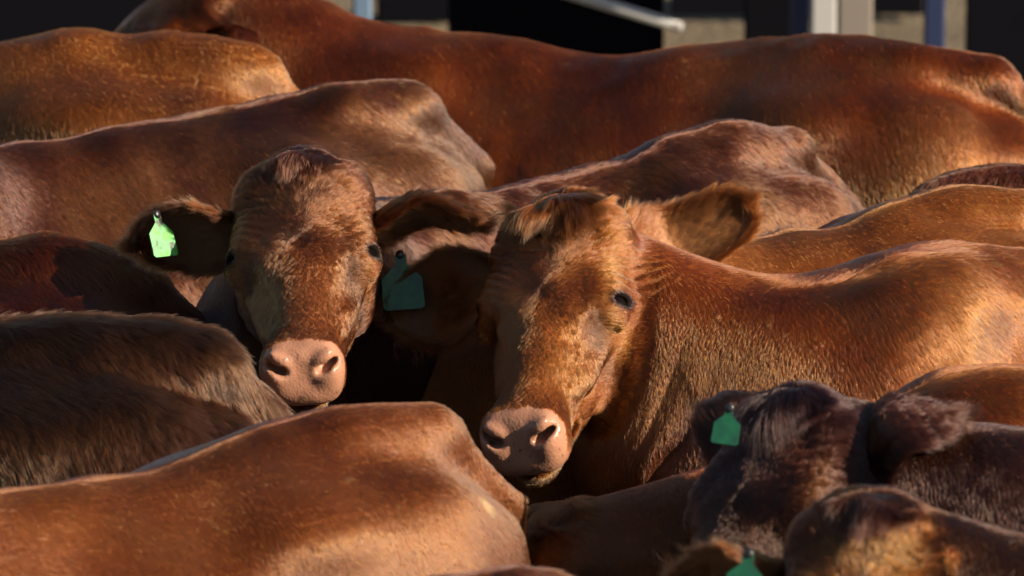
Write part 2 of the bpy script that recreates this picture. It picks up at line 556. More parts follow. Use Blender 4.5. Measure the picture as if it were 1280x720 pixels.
    # mouth line
    def mouth(p):
        q = ((p - hp((0, 0, 0))) @ Rh) / hsc
        m_ = q[:, 2] + 0.117 + 2.2 * (q[:, 1] ** 2) + (0.46 - q[:, 0]) * 0.10
        d = np.abs(m_) - 0.0045
        d = np.maximum(d, 0.335 - q[:, 0]); d = np.maximum(d, -(np.abs(q[:, 1]) + 0.05))
        return d * hsc
    G.add(mouth, hp((0.41, 0, -0.12)), 0.10 * hsc, 0.006, 's')
    for s in (1, -1):                                                                  # nostrils
        a = math.radians(28) * s
        Rl = np.array([[1, 0, 0], [0, math.cos(a), -math.sin(a)], [0, math.sin(a), math.cos(a)]])
        HE(mc0 + Rm @ np.array([0.052, s * 0.040 * mzw, 0.008]), (0.026, 0.0125, 0.0080), k=0.008, mode='s', Rl=Rm @ Rl)
        HE(mc0 + Rm @ np.array([0.042, s * 0.056 * mzw, 0.016]), (0.020, 0.009, 0.006), k=0.006, mode='s', Rl=Rm @ Rl)
        HE(mc0 + Rm @ np.array([0.046, s * 0.040 * mzw, 0.027]), (0.010, 0.018, 0.007), k=0.008, Rl=Rm @ Rl)
        # eye: lids, socket, slit
        ec = np.array([0.160, s * 0.093, -0.062])
        b_ = math.radians(34) * s                                  # the eye looks outward and a little forward
        El = np.array([[1, 0, 0], [0, math.cos(b_), -math.sin(b_)], [0, math.sin(b_), math.cos(b_)]])
        od = El @ np.array([0, s * 1.0, 0])
        g_ = math.radians(-62)
        Es = El @ np.array([[math.cos(g_), 0, math.sin(g_)], [0, 1, 0], [-math.sin(g_), 0, math.cos(g_)]])
        HE(ec, (0.031, 0.0262, 0.0265), k=0.026, Rl=El)
        HE(ec + El @ np.array([-0.004, s * 0.008, 0.015]), (0.034, 0.014, 0.008), k=0.008, Rl=El)  # upper lid fold
        HE(ec + El @ np.array([0.004, s * 0.008, -0.019]), (0.028, 0.012, 0.006), k=0.012, Rl=El)
        HE(ec + od * 0.024, (0.0165, 0.022, 0.0066), k=0.003, mode='s', Rl=Es)
    # wrinkles and lumps of the face
    if fine is not None:
        def lump(p):
            q = ((p - H0) @ Rh) / hsc
            br = np.exp(-((q[:, 0] - 0.09) / 0.07) ** 2) * (q[:, 2] > -0.08)
            wv = nvec(q, 14, seed)[:, 1] * 0.02
            wr = np.sin((q[:, 0] + 1.2 * np.abs(q[:, 1]) ** 1.3 + wv) * 2 * math.pi / 0.019) * 0.0018 * br * sstep(0.03, 0.08, np.abs(q[:, 1]))
            crease = np.exp(-((q[:, 0] - 0.088 - 0.30 * q[:, 1]) / 0.006) ** 2) * sstep(-0.105, -0.09, q[:, 1]) * sstep(0.015, -0.015, q[:, 1]) * sstep(-0.07, -0.05, q[:, 2]) * 0.008 * (1.0 if fold == 'crease' else 0.0)
            msk = sstep(1.35, 1.05, np.linalg.norm((q - np.array([0.2, 0, -0.07])) / np.array([0.27, 0.14, 0.14]), axis=1))
            return ((fbm(q, 26, seed + 5) - 0.5) * 0.007 * sstep(0.42, 0.3, q[:, 0]) + wr + crease * 0.7) * msk
        G.add(lump, hc, 0.27 * hsc, 0.01, 'd')
    # soft muscle relief over the whole body
    if True:
        def soft(p):
            g = (fbm(p * np.array([1, 1, 0.7]), 4.5, seed + 2, 2) - 0.5) * 0.030 + (fbm(p * np.array([1, 1, 0.6]), 13, seed + 12, 2) - 0.5) * 0.009
            x = p[:, 0] / lens
            r_ = np.sin(x * 2 * math.pi / 0.075 + p[:, 2] * 2.0) * 0.0026 * sstep(-0.68, -0.5, x) * sstep(-0.05, -0.2, x) * sstep(1.12, 1.0, p[:, 2])
            return (g + r_) * sstep(0.25, 0.05, p[:, 0])
        G.add(soft, (-0.5, 0, 0.9), 0.95, 0.01, 'd')
    V, Fq = G.mesh()
    F_ = [tuple(f) for f in Fq.tolist()]
    nb = len(V)
    Vs = [V]; flow_e = []; 
    # ---- ears
    ears = ears or {}
    kind = [np.zeros(nb)]; edge = [np.zeros(nb)]; inn = [np.zeros(nb)]; tipv = [np.zeros(nb)]; flo = [np.zeros((nb, 3))]
    ear_info = {}
    for s in (1, -1):
        sp = dict(L=0.185, W=0.115, d=(-0.15, s * 1.0, -0.25), n=(0.75, -s * 0.1, -0.15), curl=(2.6, 1.5), droop=0.0, fold=0.0)
        sp.update(ears.get(s, {}))
        base = hp((0.035, s * 0.075, -0.085))
        sd_ = Rh @ np.array(sp['d'], float); nn = Rh @ np.array(sp['n'], float)
        ev, ef, fl, ed, ins, tp = ear_mesh(sp['L'] * hsc, sp['W'] * hsc, base, sd_, nn, sp['curl'], sp['droop'], sp['fold'], s, sp.get('prof', (.42, .62, .92, 1.0, .9, .66, .36, .08)))
        off = sum(len(v) for v in Vs)
        Vs.append(ev); F_ += [tuple(x + off for x in f) for f in ef]
        kind.append(np.ones(len(ev)) * 2); edge.append(ed); inn.append(ins); tipv.append(tp); flo.append(fl)
        ear_info[s] = (base, nrm(sd_), nn, sp)
    V = np.concatenate(Vs); kind = np.concatenate(kind); edge = np.concatenate(edge); inn = np.concatenate(inn); tipv = np.concatenate(tipv); flo = np.concatenate(flo)
    # ---- mesh object
    me = bpy.data.meshes.new(name)
    me.from_pydata(V.tolist(), [], F_)
    me.polygons.foreach_set('use_smooth', [True] * len(me.polygons))
    me.materials.append(SKIN)
    ob = bpy.data.objects.new(name, me)
    C.objects.link(ob)
    ob.location = pos; ob.rotation_euler = (0, 0, heading); ob.scale = (scale,) * 3
    ob['label'] = label; ob['category'] = 'cow'
    ob['group'] = group or 'red brown cattle packed in the yard'
    VN = np.empty(len(V) * 3, f32); me.vertex_normals.foreach_get('vector', VN); VN = VN.reshape(-1, 3).astype(float)

    # ---- hide colour (pattern of the coat itself; marks also paint a sunlit patch)
    def coat(p, kd, ed, ins, tp, jit=None):
        q = ((p - H0) @ Rh) / hsc
        hw_ = sstep(0.06, -0.02, np.linalg.norm((q - np.array([0.22, 0, -0.07])) / np.array([1.22, 0.6, 0.6]), axis=1) - 0.235)
        hw_ = np.where(kd > 1, 1.0, hw_)
        n1 = fbm(p, 5.0, seed); n2 = fbm(p * np.array([1.0, 1, 0.5]), 22.0, seed + 4)
        t = np.clip(0.5 + 1.3 * (n1 - 0.5) + 0.55 * (n2 - 0.5), 0, 1)[:, None]
        c = np.where(t < 0.5, col[0] + (col[1] - col[0]) * t * 2, col[1] + (col[2] - col[1]) * (t * 2 - 1))
        if headcol is not None:
            h_ = [np.array(x) for x in headcol]
            tf_ = np.clip(t + 0.25 * sstep(0.1, 0.3, q[:, 0])[:, None], 0, 1)
            ch_ = np.where(tf_ < 0.5, h_[0] + (h_[1] - h_[0]) * tf_ * 2, h_[1] + (h_[2] - h_[1]) * (tf_ * 2 - 1))
            c = c * (1 - hw_[:, None]) + ch_ * hw_[:, None]
        c = c * (0.78 + 0.3 * sstep(0.95, 1.15, p[:, 2]))[:, None] if ridge_col else c
        skin = np.zeros(len(p))
        if fine is not None:
            w3 = lambda cu, cv, r1, r2: np.exp(-((q[:, 0] - cu) / r1) ** 2 - ((np.abs(q[:, 1]) - cv) / r2) ** 2)
            pale = np.clip(w3(0.12, 0.098, 0.05, 0.016) * 0.9 + w3(0.20, 0.10, 0.03, 0.02) * 0.7 + w3(0.31, 0.045, 0.10, 0.03) * 0.45 + w3(0.05, 0.0, 0.06, 0.06) * 0.25, 0, 1)
            pc = np.array(warm if warm is not None else col[2] * 1.5)
            front = (q[:, 2] > -0.13)
            pale = 0.7 * pale * hw_ * front * (kd < 1)
            c = c * (1 - pale[:, None]) + pc * pale[:, None]
            dk = np.clip(w3(0.215, 0.080, 0.040, 0.016) * 0.8 * (0.6 + 0.8 * noise(q, 40, seed)) + w3(0.165, 0.0, 0.022, 0.03) * 0.7 + w3(0.385, 0.072, 0.012, 0.02) * 0.6, 0, 1) * hw_ * (kd < 1)
            c = c * (1 - dk[:, None]) + np.array([0.045, 0.032, 0.027]) * dk[:, None]
            # bare muzzle skin
            em = (q - mc0) @ Rm
            mz = sstep(0.016, 0.026, em[:, 0] + 0.5 * np.maximum(0, -em[:, 2] - 0.02) + (noise(q, 60, 3) - 0.5) * 0.012) * (q[:, 2] > -0.118) * (kd < 1) * (hw_ > 0.2)
            mc = np.array([0.42, 0.20, 0.12]) * (0.75 + 0.5 * noise(q, 45, seed + 8))[:, None]
            spot = (noise(q, 220, seed + 2) > 0.86)[:, None]
            mc = np.where(spot, mc * 0.45, mc)
            c = c * (1 - mz[:, None]) + mc * mz[:, None]
            for s in (1, -1):
                nd = np.linalg.norm((em - np.array([0.046, s * 0.042 * mzw, 0.009])) / np.array([0.8, 1.1, 0.72]), axis=1)
                nk_ = sstep(0.0125, 0.0080, nd)[:, None]
                c = c * (1 - nk_) + np.array([0.02, 0.009, 0.008]) * nk_
            ml_ = (sstep(0.0055, 0.0025, np.abs(q[:, 2] + 0.117 + 2.2 * q[:, 1] ** 2 + (0.46 - q[:, 0]) * 0.10)) * (q[:, 0] > 0.335) * (hw_ > 0.2) * (kd < 1))[:, None]
            c = c * (1 - ml_) + np.array([0.02, 0.012, 0.010]) * ml_
            # chin pale
            cn = ((q[:, 0] > 0.36) & (q[:, 2] < -0.127) & (kd < 1) & (hw_ > 0.2))
            c = np.where(cn[:, None], np.array([0.22, 0.15, 0.10]), c)
            el = np.full(len(q), 9.0)
            for s in (1, -1):
                b2 = math.radians(34) * s; g2 = math.radians(-62)
                El2 = np.array([[1, 0, 0], [0, math.cos(b2), -math.sin(b2)], [0, math.sin(b2), math.cos(b2)]])
                Es2 = El2 @ np.array([[math.cos(g2), 0, math.sin(g2)], [0, 1, 0], [-math.sin(g2), 0, math.cos(g2)]])
                eq = (q - np.array([0.160, s * 0.093, -0.062])) @ Es2
                el = np.minimum(el, np.sqrt(eq[:, 0] ** 2 + (eq[:, 2] / 0.54) ** 2) + (eq[:, 1] * s < 0.012) * 0.5)
            lid = sstep(0.034, 0.026, el)
            c = c * (1 - lid[:, None]) + np.array([0.055, 0.026, 0.016]) * lid[:, None]
            rim = sstep(0.0250, 0.0215, el)
            c = c * (1 - rim[:, None]) + np.array([0.010, 0.006, 0.005]) * rim[:, None]
            skin = np.maximum(mz, sstep(0.0215, 0.019, el))
        if dust:
            d1 = dust * sstep(0.48, 0.72, fbm(p, 6.0, seed + 40, 3)) * (kd < 1) * (1 - hw_)
            c = c * (1 - d1[:, None]) + np.array([0.20, 0.125, 0.085]) * d1[:, None]
            d2 = sstep(0.86, 0.93, noise(p, 95, seed + 41)) * sstep(0.5, 0.7, noise(p, 7, seed + 42)) * 0.8 * (1 - hw_)
            c = c * (1 - d2[:, None]) + np.array([0.30, 0.22, 0.12]) * d2[:, None]
        if tuftdark:
            td = tuftdark * np.exp(-((q[:, 0] + 0.01) / 0.06) ** 2 - (q[:, 1] / 0.11) ** 2) * (kd < 1) * hw_
            c = c * (1 - td[:, None])
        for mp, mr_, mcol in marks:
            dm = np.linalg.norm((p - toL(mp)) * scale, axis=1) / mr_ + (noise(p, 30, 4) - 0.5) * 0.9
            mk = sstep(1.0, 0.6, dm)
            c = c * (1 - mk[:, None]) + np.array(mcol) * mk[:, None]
        # ears: pinkish inside
        eb = (kd > 1) * ins * (1 - ed)
        c = c * (1 - 0.75 * eb[:, None]) + np.array([0.34, 0.17, 0.11]) * 0.75 * eb[:, None]
        leg = sstep(0.10, 0.05, p[:, 2])
        c = c * (1 - leg[:, None]) + np.array([0.03, 0.027, 0.025]) * leg[:, None]
        if grey:
            g_ = grey * sstep(0.40, 0.65, fbm(p, 9.0, seed + 20) + 0.25 * sstep(1.1, 1.22, p[:, 2]))
            c = c * (1 - g_[:, None]) + np.array([0.16, 0.15, 0.15]) * g_[:, None]
        return c, skin, hw_, q

    cc, skin, hwv, q = coat(V, kind, edge, inn, tipv)
    ca = me.color_attributes.new('col', 'FLOAT_COLOR', 'POINT')
    rgba = np.ones((len(V), 4), f32); rgba[:, :3] = cc * 0.8
    ca.data.foreach_set('color', rgba.ravel())
    sa = me.attributes.new('skin', 'FLOAT', 'POINT'); sa.data.foreach_set('value', (skin * (q[:, 0] > 0.3)).astype(f32))

    # ---- hair
    tri = []
    Fa = Fq
    t1 = Fa[:, [0, 1, 2]]; t2 = Fa[:, [0, 2, 3]]
    ef = np.array(F_[len(Fq):])
    T = np.concatenate([t1, t2, ef[:, [0, 1, 2]], ef[:, [0, 2, 3]]])
    a, b_, c_ = V[T[:, 0]], V[T[:, 1]], V[T[:, 2]]
    cen = (a + b_ + c_) / 3
    cr_ = np.cross(b_ - a, c_ - a); ar = np.linalg.norm(cr_, axis=1) / 2 * scale * scale
    fn = VN[T[:, 0]]
    cw = toW(cen)
    vd = nrm(CAM - cw)
    nw = fn @ Rw.T
    ok = ((nw * vd).sum(-1) > -0.35) & in_view(cw) & (cw[:, 2] > 0.70)
    isear = T[:, 0] >= nb
    wgt = ar * ok * (1 + 1.0 * isear) * (1 + 1.2 * (hwv[T[:, 0]] if fine is not None else 0))
    tot = wgt.sum() * 1e4 * dens * FURQ
    n = int(tot)
    cdf = np.cumsum(wgt); 
    if n < 10 or cdf[-1] <= 0:
        n = 0
    if n:
        pick = np.searchsorted(cdf, rng.random(n) * cdf[-1])
        pick = np.minimum(pick, len(T) - 1)
        r1 = np.sqrt(rng.random(n)); r2 = rng.random(n)
        ba_ = np.stack([1 - r1, r1 * (1 - r2), r1 * r2], -1)
        def bl(A_):
            Z = A_[T[pick]]
            return (Z * (ba_[:, :, None] if Z.ndim == 3 else ba_)).sum(1)
        P = bl(V); N = nrm(bl(VN)); kd = bl(kind); ed = bl(edge); ins = bl(inn); tp = bl(tipv); fl = bl(flo)
        hc_, sk_, hw_, q = coat(P, kd, ed, ins, tp)
        keep = rng.random(n) > sk_ * 1.2
        P, N, kd, ed, ins, tp, fl, hc_, hw_, q = [z[keep] for z in (P, N, kd, ed, ins, tp, fl, hc_, hw_, q)]
        n = len(P)
        # flow
        dn = np.tile(np.array([-0.50, 0, -0.95]), (n, 1)) + np.stack([np.zeros(n), 0.5 * np.sign(P[:, 1]), np.zeros(n)], -1) * 0.2
        nk = sstep(0.02, 0.30, P[:, 0])
        nkd = np.tile(nrm(np.array([-0.25, 0, -1.0])), (n, 1)) + 0 * dn
        dn = dn * (1 - nk[:, None]) + nkd * nk[:, None]
        qu, qv, qw = q.T
        ha = np.stack([qu - 0.165, qv * 1.1, -0.15 * np.abs(qv) * 2], -1)
        ha = nrm(ha)
        ha[:, 0] = ha[:, 0] - 0.9 * sstep(0.07, 0.13, np.abs(qw))
        topk = np.exp(-((qu + 0.01) / 0.038) ** 2 - (qv / 0.06) ** 2) * (kd < 1) * (qw > -0.07)
        ha = ha * (1 - topk[:, None]) + np.array([1.0, 0, 0.1]) * topk[:, None] + np.stack([0 * qv, 1.2 * qv, 0 * qv], -1) * 3 * topk[:, None]
        hl = ha @ Rh.T
        D_ = nrm(dn) * (1 - hw_[:, None]) + nrm(hl) * hw_[:, None]
        D_ = np.where((kd > 1)[:, None], fl, D_)
        D_ = nrm(D_) + nvec(P, 5.0, seed + 1) * 0.5 * shag + nvec(P, 30.0, seed + 2) * (0.20 + 0.3 * hw_)[:, None] * shag + rng.normal(0, 1, (n, 3)) * (0.05 + 0.03 * hw_)[:, None] * shag
        Tn = D_ - (D_ * N).sum(-1, keepdims=True) * N
        Tn = nrm(Tn)
        # length
        Ln = np.full(n, hair / scale)
        face = hw_ * (kd < 1)
        fl_ = 0.0085 + 0.008 * sstep(0.16, 0.03, qu)
        Ln = Ln * (1 - face) + fl_ * hsc * face * (hair / 0.026) ** 0.5
        Ln = Ln + topk * (0.010 + 0.055 * noise(P, 50, seed + 14) ** 1.3) * hsc * tuft
        Ln = Ln * (1 - 0.4 * nk * (1 - hw_))
        Ln = np.where(kd > 1, 0.012 * hsc + 0.022 * hsc * ed + 0.006 * ins, Ln)
        Ln = Ln * (0.65 + 0.6 * rng.random(n)) * (0.8 + 0.4 * noise(P, 11, seed + 6))
        lift = (0.30 + 0.25 * rng.random(n)) * (0.7 + 0.6 * noise(P, 9, seed + 7)) * shag
        lift = lift * (0.62 + 0.25 * hw_) * (1 - 0.6 * nk * (1 - hw_)) + 1.5 * topk * (0.5 + 0.8 * noise(P, 40, seed + 15)) + 0.3 * (kd > 1) * ed + 0.25 * curly
        # clumps
        cs = 0.0065 * (1 + 0.8 * (dens < 20))
        W_ = (P + nvec(P, 60, 1) * 0.012) / cs
        key = np.floor(W_).astype(np.int64)
        kk = ((key[:, 0] + 5000) * 10007 + key[:, 1] + 3000) * 10007 + key[:, 2] + 3000
        _, inv = np.unique(kk, return_inverse=True)
        cntc = np.bincount(inv).astype(float)
        cp = np.stack([np.bincount(inv, P[:, i]) / cntc for i in range(3)], -1)[inv]
        crand = np.random.default_rng(seed).normal(0, 1, (inv.max() + 1, 3))[inv]
        toc = cp - P
        toc = toc - (toc * N).sum(-1, keepdims=True) * N
        K = 4
        pts = np.zeros((n, K, 3), f32)
        for i, s in enumerate(np.linspace(0, 1, K)):
            up_ = lift * (s - 0.62 * s * s)
            p = P - N * 0.0015 * (i == 0) + Tn * (Ln * s)[:, None] * (1 - 0.2 * lift[:, None] * 0) + N * (Ln * up_)[:, None]
            p = p + toc * ((0.6 - 0.25 * hw_ * (1 - topk)) * s * s)[:, None] + crand * (Ln * (0.05 + 0.04 * hw_) * s * s * shag)[:, None]
            p = p + (nvec(P, 38, seed + 33) * 1.4) * (Ln * s * s * topk)[:, None]
            if curly:
                p = p + (nvec(P, 45, seed + 30) * 2.0) * (Ln * s * s * 0.5 * curly)[:, None]
            p = p - np.array([0, 0, 1.0]) * (Ln * 0.45 * s * s * topk)[:, None]
            pts[:, i] = p
        hc_ = hc_ * np.array([1.0, 0.53, 0.25]) * (0.80 if dark_k is None else dark_k)
        jc = (1 + 0.05 * np.random.default_rng(seed + 1).normal(0, 1, inv.max() + 1)[inv] + rng.normal(0, 0.07, n))
        hc_ = np.clip(hc_ * jc[:, None], 0.004, 0.9)
        hv = bpy.data.hair_curves.new('coat')
        hv.add_curves([K] * n)
        hv.position_data.foreach_set('vector', pts.ravel())
        rad = np.tile(np.array([1.0, 0.95, 0.7, 0.15], f32) * (hw * (55 / dens) ** 0.5 / scale), n)
        rad = (rad.reshape(n, K) * (1 - 0.3 * hw_)[:, None]).ravel()
        ra_ = hv.attributes.get('radius') or hv.attributes.new('radius', 'FLOAT', 'POINT')
        ra_.data.foreach_set('value', rad.astype(f32))
        at = hv.attributes.new('col', 'FLOAT_COLOR', 'CURVE')
        cl = np.ones((n, 4), f32); cl[:, :3] = hc_
        at.data.foreach_set('color', cl.ravel())
        hv.materials.append(HAIR)
        ho = bpy.data.objects.new('coat', hv)
        C.objects.link(ho); ho.parent = ob
    # ---- eyes
    for s in (1, -1):
        vv, ff = sphere_mesh(0.0245 * hsc)
        eo = new_mesh('eye', np.array(vv) + hp((0.160, s * 0.0945, -0.0612)), ff, EYE, ob)
    # ---- ear tag on the right ear
    if tag is not None:
        make_tag(ob, ear_info, tag, hsc, Rw, toL)
    print(name, 'verts', len(V), 'hairs', n)
    return ob

TAG_SHADE = TAG.copy(); TAG_SHADE.name = 'shaded_tag_plastic'  # darker copy of the tag green, with shade put into its colour
for _n in TAG_SHADE.node_tree.nodes:
    if _n.type == 'VALTORGB':
        _n.color_ramp.elements[2].color = (0.010, 0.11, 0.05, 1); _n.color_ramp.elements[1].color = (0.008, 0.085, 0.042, 1); _n.color_ramp.elements[0].color = (0.01, 0.06, 0.04, 1)

def make_tag(ob, ear_info, tag, hsc, Rw, toL):
    """tag = dict(at=world point of the pin, down=world dir, face=world dir, size)"""
    p = toL(tag['at'])
    dn = nrm(np.array(tag['down'], float) @ Rw); fc = np.array(tag['face'], float) @ Rw
    fc = nrm(fc - (fc @ dn) * dn); rt = np.cross(dn, fc)
    s = tag.get('size', 1.0)
    out = [(-.008, 0), (-.008, .014), (-.027, .032), (-.028, .070), (-.024, .074), (.024, .074), (.028, .070), (.027, .032), (.008, .014), (.008, 0)]
    V = []
    for z in (-.0009, .0009):
        for a, d in out:
            V.append(p + rt * a * s + dn * d * s + fc * (z + 0.25 * d * d))
    n = len(out)
    F = [tuple(range(n)), tuple(range(2 * n - 1, n - 1, -1))] + [(i, i + n, (i + 1) % n + n, (i + 1) % n) for i in range(n)]
    t = new_mesh('ear_tag', V, F, TAG if tag.get('bright') else TAG_SHADE, ob, smooth=False)
    vv, ff = tube_mesh([p - fc * 0.006, p - fc * 0.002, p + fc * 0.002, p + fc * 0.004], [0.003, 0.007, 0.007, 0.004], 12)
    new_mesh('tag_button', vv, ff, BUT, t)

def cdir(r, u_, t):
    """camera-style direction: right, up, towards the viewer"""
    return np.array([1.0, 0, 0]) * r + UPV * u_ - FWD * t

def px(x, y, Y):
    """world point on the plane y=Y seen at photo position x,y"""
    k = 1.70 / DIST / 1280
    r = FWD + np.array([1.0, 0, 0]) * (x - 640) * k + UPV * (360 - y) * k
    return CAM + r * ((Y - CAM[1]) / r[1])

R = math.radians
CHEST = ((0.055, 0.018, 0.006), (0.12, 0.040, 0.012), (0.19, 0.070, 0.022))
REDBR = ((0.030, 0.012, 0.004), (0.060, 0.026, 0.008), (0.098, 0.044, 0.014))
TAN = ((0.14, 0.062, 0.020), (0.23, 0.108, 0.038), (0.31, 0.155, 0.06))
ORANGE = ((0.11, 0.036, 0.011), (0.19, 0.068, 0.019), (0.27, 0.11, 0.035))
FACE2 = ((0.10, 0.035, 0.013), (0.17, 0.068, 0.026), (0.25, 0.11, 0.045))
FACE1 = ((0.08, 0.032, 0.016), (0.14, 0.060, 0.030), (0.22, 0.11, 0.06))
DARK = ((0.030, 0.015, 0.008), (0.052, 0.028, 0.014), (0.085, 0.050, 0.025))
REDOR = ((0.080, 0.031, 0.012), (0.14, 0.058, 0.021), (0.20, 0.092, 0.037))
FACE4 = ((0.045, 0.02, 0.012), (0.11, 0.048, 0.02), (0.22, 0.10, 0.035))
GREYBR = ((0.026, 0.017, 0.013), (0.060, 0.034, 0.021), (0.10, 0.065, 0.045))

# --COWS--
# the two that look at the camera
build_cow('cow', 'brown cow with bright lime green ear tag, facing the camera squarely at left of centre', (-0.30, 0.12, 0), R(222), 1.0, REDBR,
          head=(px(376, 217, -0.20), cdir(0.02, -0.61, 0.79), cdir(-0.06, 0.79, 0.61)), fine=0.0045, seed=11, dens=50, mzw=0.86, tuftdark=0.55, neck_r=1.25, tuft=0.6, warm=(0.30, 0.15, 0.07), hs=1.0, headcol=FACE1, hair=0.02,
          ears={-1: dict(d=(-0.04, -1, -0.05), n=(0.9, 0, 0.15), L=0.20, W=0.125, curl=(2.6, 1.8)), 1: dict(d=(-0.02, 1, 0.02), n=(0.8, 0, -0.5), L=0.205, W=0.12)},
          tag=dict(at=px(196, 268, -0.22), down=cdir(0.22, -1, 0.1), face=cdir(0.70, 0.1, 0.7), size=0.95, bright=True))
build_cow('cow', 'orange brown cow in the centre with shaggy poll tuft, its face turned to the camera', (0.60, -0.34, 0), R(214), 1.02, ORANGE, crest=0.15, neck_r=1.45, famp=3.6, dens=66, shag=0.6, tuft=1.15,
          head=(px(698, 268, -0.28), cdir(-0.17, -0.69, 0.72), cdir(-0.30, 0.67, 0.70)), fine=0.004, seed=23, warm=(0.42, 0.22, 0.08), hs=1.02, mzw=0.88, fold='crease', headcol=FACE2, hair=0.017,
          ears={1: dict(d=(-0.95, 0.85, -0.4), n=(0.35, 0.5, 0.8), L=0.245, W=0.15, curl=(2.4, 1.3), prof=(.5, .85, 1.0, .85, .66, .55, .42, .2), fold=0.12), -1: dict(d=(0.08, -1, -0.18), n=(0.55, 0, 0.6), L=0.235, W=0.145, curl=(2.8, 1.7))},
          tag=dict(at=px(500, 318, -0.16), down=cdir(0.08, -1, 0.05), face=cdir(0.0, 0.1, 1), size=1.2))
# behind them, far to near
build_cow('cow', 'chestnut cow at the very back standing side on with wrinkled neck to the left', (-0.31, 1.71, 0), R(169), 1.0, CHEST, dark_k=1.15, lens=1.16, famp=4.5, dens=32, seed=31, hair=0.016, shag=0.55,
          neck_r=1.35, head=(px(248, -32, 1.80), np.array([-0.8, -0.15, -0.58]), np.array([-0.45, -0.2, 0.8])), hs=1.0, fine=0.008)
build_cow('cow', 'tan yellow cow at the upper left edge with a smooth pale back', (-1.58, 1.42, 0), R(174), 1.04, TAN, dens=32, seed=37, hair=0.013, shag=0.45)
build_cow('cow', 'dark reddish brown cow behind the left face, its long back running to the left edge', (-1.09, 0.61, 0), R(212), 1.0, REDBR, dens=40, seed=41, hair=0.018, shag=0.7)
build_cow('cow', 'brown cow seen only as a narrow strip of back at right below the chestnut rump', (1.68, 1.10, 0), R(20), 0.93, REDBR, dens=20, seed=43, hair=0.02)
build_cow('cow', 'light orange brown cow whose rounded back shows behind the ear of the centre cow', (0.12, 0.08, 0), R(205), 0.97, TAN, lens=0.82, dens=44, seed=47, hair=0.012, shag=0.5,
          head=((-0.26, -0.09, 0.70), (-0.5, -0.25, -0.83), (-0.8, -0.3, 0.5)))
build_cow('cow', 'red cow at the left edge, its back mostly in black shadow below the tagged ear', (-1.66, -0.13, 0), R(182), 0.975, CHEST, dens=44, seed=53, hair=0.018)
build_cow('cow', 'grey brown woolly cow at the left edge above the smooth red back', (-1.53, -0.75, 0), R(183), 0.98, GREYBR, dark_k=0.5, dens=60, seed=59, hair=0.04, grey=0.15, shag=1.3)
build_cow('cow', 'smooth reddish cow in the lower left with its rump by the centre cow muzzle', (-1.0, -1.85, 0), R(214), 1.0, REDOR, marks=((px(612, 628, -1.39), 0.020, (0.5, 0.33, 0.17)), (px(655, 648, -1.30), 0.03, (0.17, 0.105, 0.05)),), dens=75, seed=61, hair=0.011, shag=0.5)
build_cow('cow', 'orange brown cow at the right edge with lowered neck behind the dark head', (0.70, -0.86, 0), R(200), 0.97, ORANGE, dens=60, seed=67, hair=0.015, shag=0.7,
          head=(px(690, 660, -1.10), np.array([-0.75, -0.1, -0.65]), np.array([-0.6, 0, 0.8])))
build_cow('cow', 'dark brown cow with curly poll and green tag looking down at lower right', (1.02, -1.30, 0), R(195), 0.97, DARK, dens=60, seed=71, tuftdark=0.4, dust=0.0, tuft=1.1, hair=0.018,
          head=(px(985, 520, -1.25), cdir(-0.48, -0.70, 0.52), cdir(-0.48, 0.55, 0.68)), fold=False, fine=0.006,
          ears={-1: dict(d=(-0.95, -1, 0.0), n=(0.5, 0, -0.8), L=0.18, W=0.13), 1: dict(d=(-0.95, 1, 0.15), n=(0.25, 0, -1), W=0.17, L=0.20)},
          dark_k=0.5, tag=dict(at=px(912, 510, -1.29), down=cdir(-0.15, -1, 0.1), face=cdir(-0.2, 0.1, 0.9), size=0.75), curly=0.25)
build_cow('cow', 'dark cow in the bottom right corner with sunlight painted tan on its forehead', (1.0, -2.0, 0), R(190), 0.97, DARK, dens=55, seed=73, fold=False, dust=0.0, tuftdark=0.8, marks=((px(1100, 705, -1.98), 0.115, (0.45, 0.20, 0.08)),),  # the tan mark paints a patch of sunlight into the forehead coat
          head=(px(1085, 650, -1.85), cdir(-0.1, -0.72, 0.70), cdir(0.0, 0.7, 0.72)), fine=0.006, headcol=FACE4, hair=0.02,
          dark_k=0.65, tag=dict(at=px(936, 692, -1.93), down=cdir(-0.15, -1, 0.1), face=cdir(-0.2, 0.1, 0.9)))
build_cow('cow', 'brown cow at the bottom edge showing only the top of its rump', (-0.80, -2.42, 0), R(212), 0.935, REDBR, dens=34, seed=79, hair=0.022)
